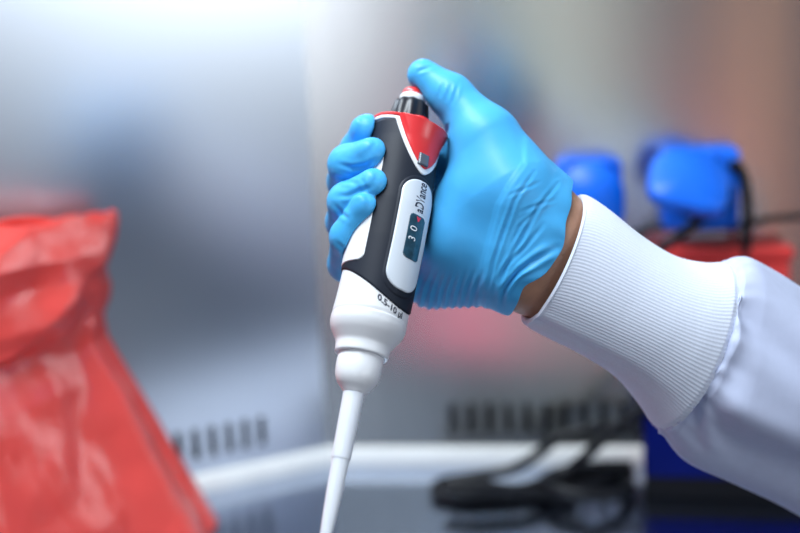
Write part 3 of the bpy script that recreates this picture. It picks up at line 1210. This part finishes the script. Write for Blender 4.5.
cable([fl_pt(632, 472, .0045), fl_pt(590, 484, .0045), fl_pt(530, 494, .0045), fl_pt(470, 499, .0045), fl_pt(438, 494, .0045),
       fl_pt(440, 483, .0055), fl_pt(470, 477, .008), fl_pt(510, 470, .014), at_y(535, 456, .868), at_y(560, 438, .868), at_y(590, 430, .866), at_y(615, 430, .868), at_y(640, 432, .866)],
      'black power cable whose loop reaches furthest left across the worktop')
cable([fl_pt(575, 497, .0042), fl_pt(520, 491, .0135), fl_pt(475, 484, .0190), fl_pt(449, 485, .0175), fl_pt(453, 491, .0140), fl_pt(478, 492, .0135), fl_pt(525, 488, .0140),
       at_y(565, 472, .845), at_y(590, 452, .84), at_y(612, 432, .84), at_y(634, 416, .835), at_y(655, 398, .830), at_y(680, 372, .826)],
      'black power cable rising from the coil up behind the sleeve')
cable([fl_pt(556, 480, .0042), fl_pt(585, 472, .0042), fl_pt(618, 474, .0042), fl_pt(630, 486, .0080), fl_pt(606, 495, .0130), fl_pt(566, 492, .0150), fl_pt(542, 482, .0120), fl_pt(566, 470, .0130), fl_pt(600, 466, .0130), fl_pt(632, 466, .0125)],
      'black power cable in a small coil against the blue box', 200)

# ------------------------------------------------------------------ blue box behind the sleeve
bl = F(644, 499); br = F(800, 503)
bx = np.array((br.x - bl.x, br.y - bl.y, 0)); bx /= np.linalg.norm(bx)
by = np.array((-bx[1], bx[0], 0))
bo = np.array((bl.x, bl.y, 0))
BW, BD, BH = 0.17, 0.036, 0.070
boxe = empty('instrument_box', bo + bx * BW / 2 + by * BD / 2)
tag(boxe, 'dark blue box with a black base on the worktop below the coat sleeve', 'box')
Mb = frame(bo + bx * BW / 2 + by * BD / 2, bx, by, ez)
v, f = box_arrays(Mb @ Matrix.Translation((0, 0, 0.016 + (BH - 0.016) / 2)), BW, BD, BH - 0.016, 0.004)
mesh_obj('case', v, f, M_BBOX, boxe)
v, f = box_arrays(Mb @ Matrix.Translation((0, 0, 0.0082)), BW - 0.002, BD - 0.002, 0.0160, 0.002)
mesh_obj('base', v, f, M_BASE, boxe)

# ------------------------------------------------------------------ light: the cabinet's tube lamp and the room
def area(name, loc, target, sx, sy, power, col):
    l = bpy.data.lights.new(name, 'AREA')
    l.shape = 'RECTANGLE'; l.size = sx; l.size_y = sy; l.energy = power; l.color = col
    o = bpy.data.objects.new(name, l)
    o.location = loc
    d = Vector(target) - Vector(loc)
    o.rotation_euler = d.to_track_quat('-Z', 'Y').to_euler()
    COL.objects.link(o)
    return o


area('cabinet_lamp', (-0.20, 0.50, 0.90), (-0.02, 0.60, 0.0), 0.70, 0.16, 10.0, (0.86, 0.94, 1.0))

w = bpy.data.worlds.new('lab_room'); sc.world = w
w.use_nodes = True
nt = w.node_tree
for n in list(nt.nodes): nt.nodes.remove(n)
out = nt.nodes.new('ShaderNodeOutputWorld')
bg = nt.nodes.new('ShaderNodeBackground')
nt.links.new(bg.outputs['Background'], out.inputs['Surface'])
tc = nt.nodes.new('ShaderNodeTexCoord')
sx = nt.nodes.new('ShaderNodeSeparateXYZ')
nt.links.new(tc.outputs['Generated'], sx.inputs['Vector'])


def mth(op, a, b=None):
    n = nt.nodes.new('ShaderNodeMath'); n.operation = op
    for i, v in enumerate((a, b)):
        if v is None: continue
        if isinstance(v, (int, float)): n.inputs[i].default_value = v
        else: nt.links.new(v, n.inputs[i])
    return n.outputs['Value']


# azimuth in degrees behind the lens (0 = straight back, + = towards the right), elevation in degrees
azm = mth('MULTIPLY', mth('ARCTAN2', sx.outputs['X'], mth('MULTIPLY', sx.outputs['Y'], -1.0)), 180 / PI)
elv = mth('MULTIPLY', mth('ARCSINE', sx.outputs['Z']), 180 / PI)
total = None


def blob(az, ele, wa, we, col, strength):
    global total
    da = mth('DIVIDE', mth('SUBTRACT', azm, az), wa)
    de = mth('DIVIDE', mth('SUBTRACT', elv, ele), we)
    g = mth('EXPONENT', mth('MULTIPLY', mth('ADD', mth('MULTIPLY', da, da), mth('MULTIPLY', de, de)), -1.0))
    g = mth('MULTIPLY', g, strength)
    vm = nt.nodes.new('ShaderNodeVectorMath'); vm.operation = 'SCALE'
    vm.inputs[0].default_value = col
    nt.links.new(g, vm.inputs['Scale'])
    if total is None:
        total = vm.outputs['Vector']
    else:
        ad = nt.nodes.new('ShaderNodeVectorMath'); ad.operation = 'ADD'
        nt.links.new(total, ad.inputs[0]); nt.links.new(vm.outputs['Vector'], ad.inputs[1])
        total = ad.outputs['Vector']


blob(0, 0, 1e4, 1e4, (0.70, 0.94, 1.3), 0.09)             # dim room all round
blob(0, 80, 1e4, 38, (0.93, 0.98, 1.06), 0.6)              # its lit ceiling
blob(46, 8.5, 13, 5.2, (0.93, 0.99, 1.04), 10.5)             # bright glow added to whiten the top of the left panel
blob(-17.5, 4, 4.6, 6.5, (0.93, 0.98, 1.06), 4.0)               # second added glow, whitens the left end of the back panel
blob(-4.6, 0, 3.1, 11, (0.94, 1.0, 0.85), 1.0)               # cream wall of the room
blob(4.3, -4, 0.8, 13, (1.0, 0.52, 0.28), 1.7)             # tan and red patches added to tint the back panel's reflections
blob(1.6, -14, 2.0, 4.2, (1.0, 0.05, 0.045), 2.0)
blob(-9.3, -14, 2.6, 4.0, (1.0, 0.14, 0.26), 2.4)
blob(-3, -18, 4, 6, (1.0, 1.0, 0.95), 0.12)
nt.links.new(total, bg.inputs['Color'])
bg.inputs['Strength'].default_value = 1.0
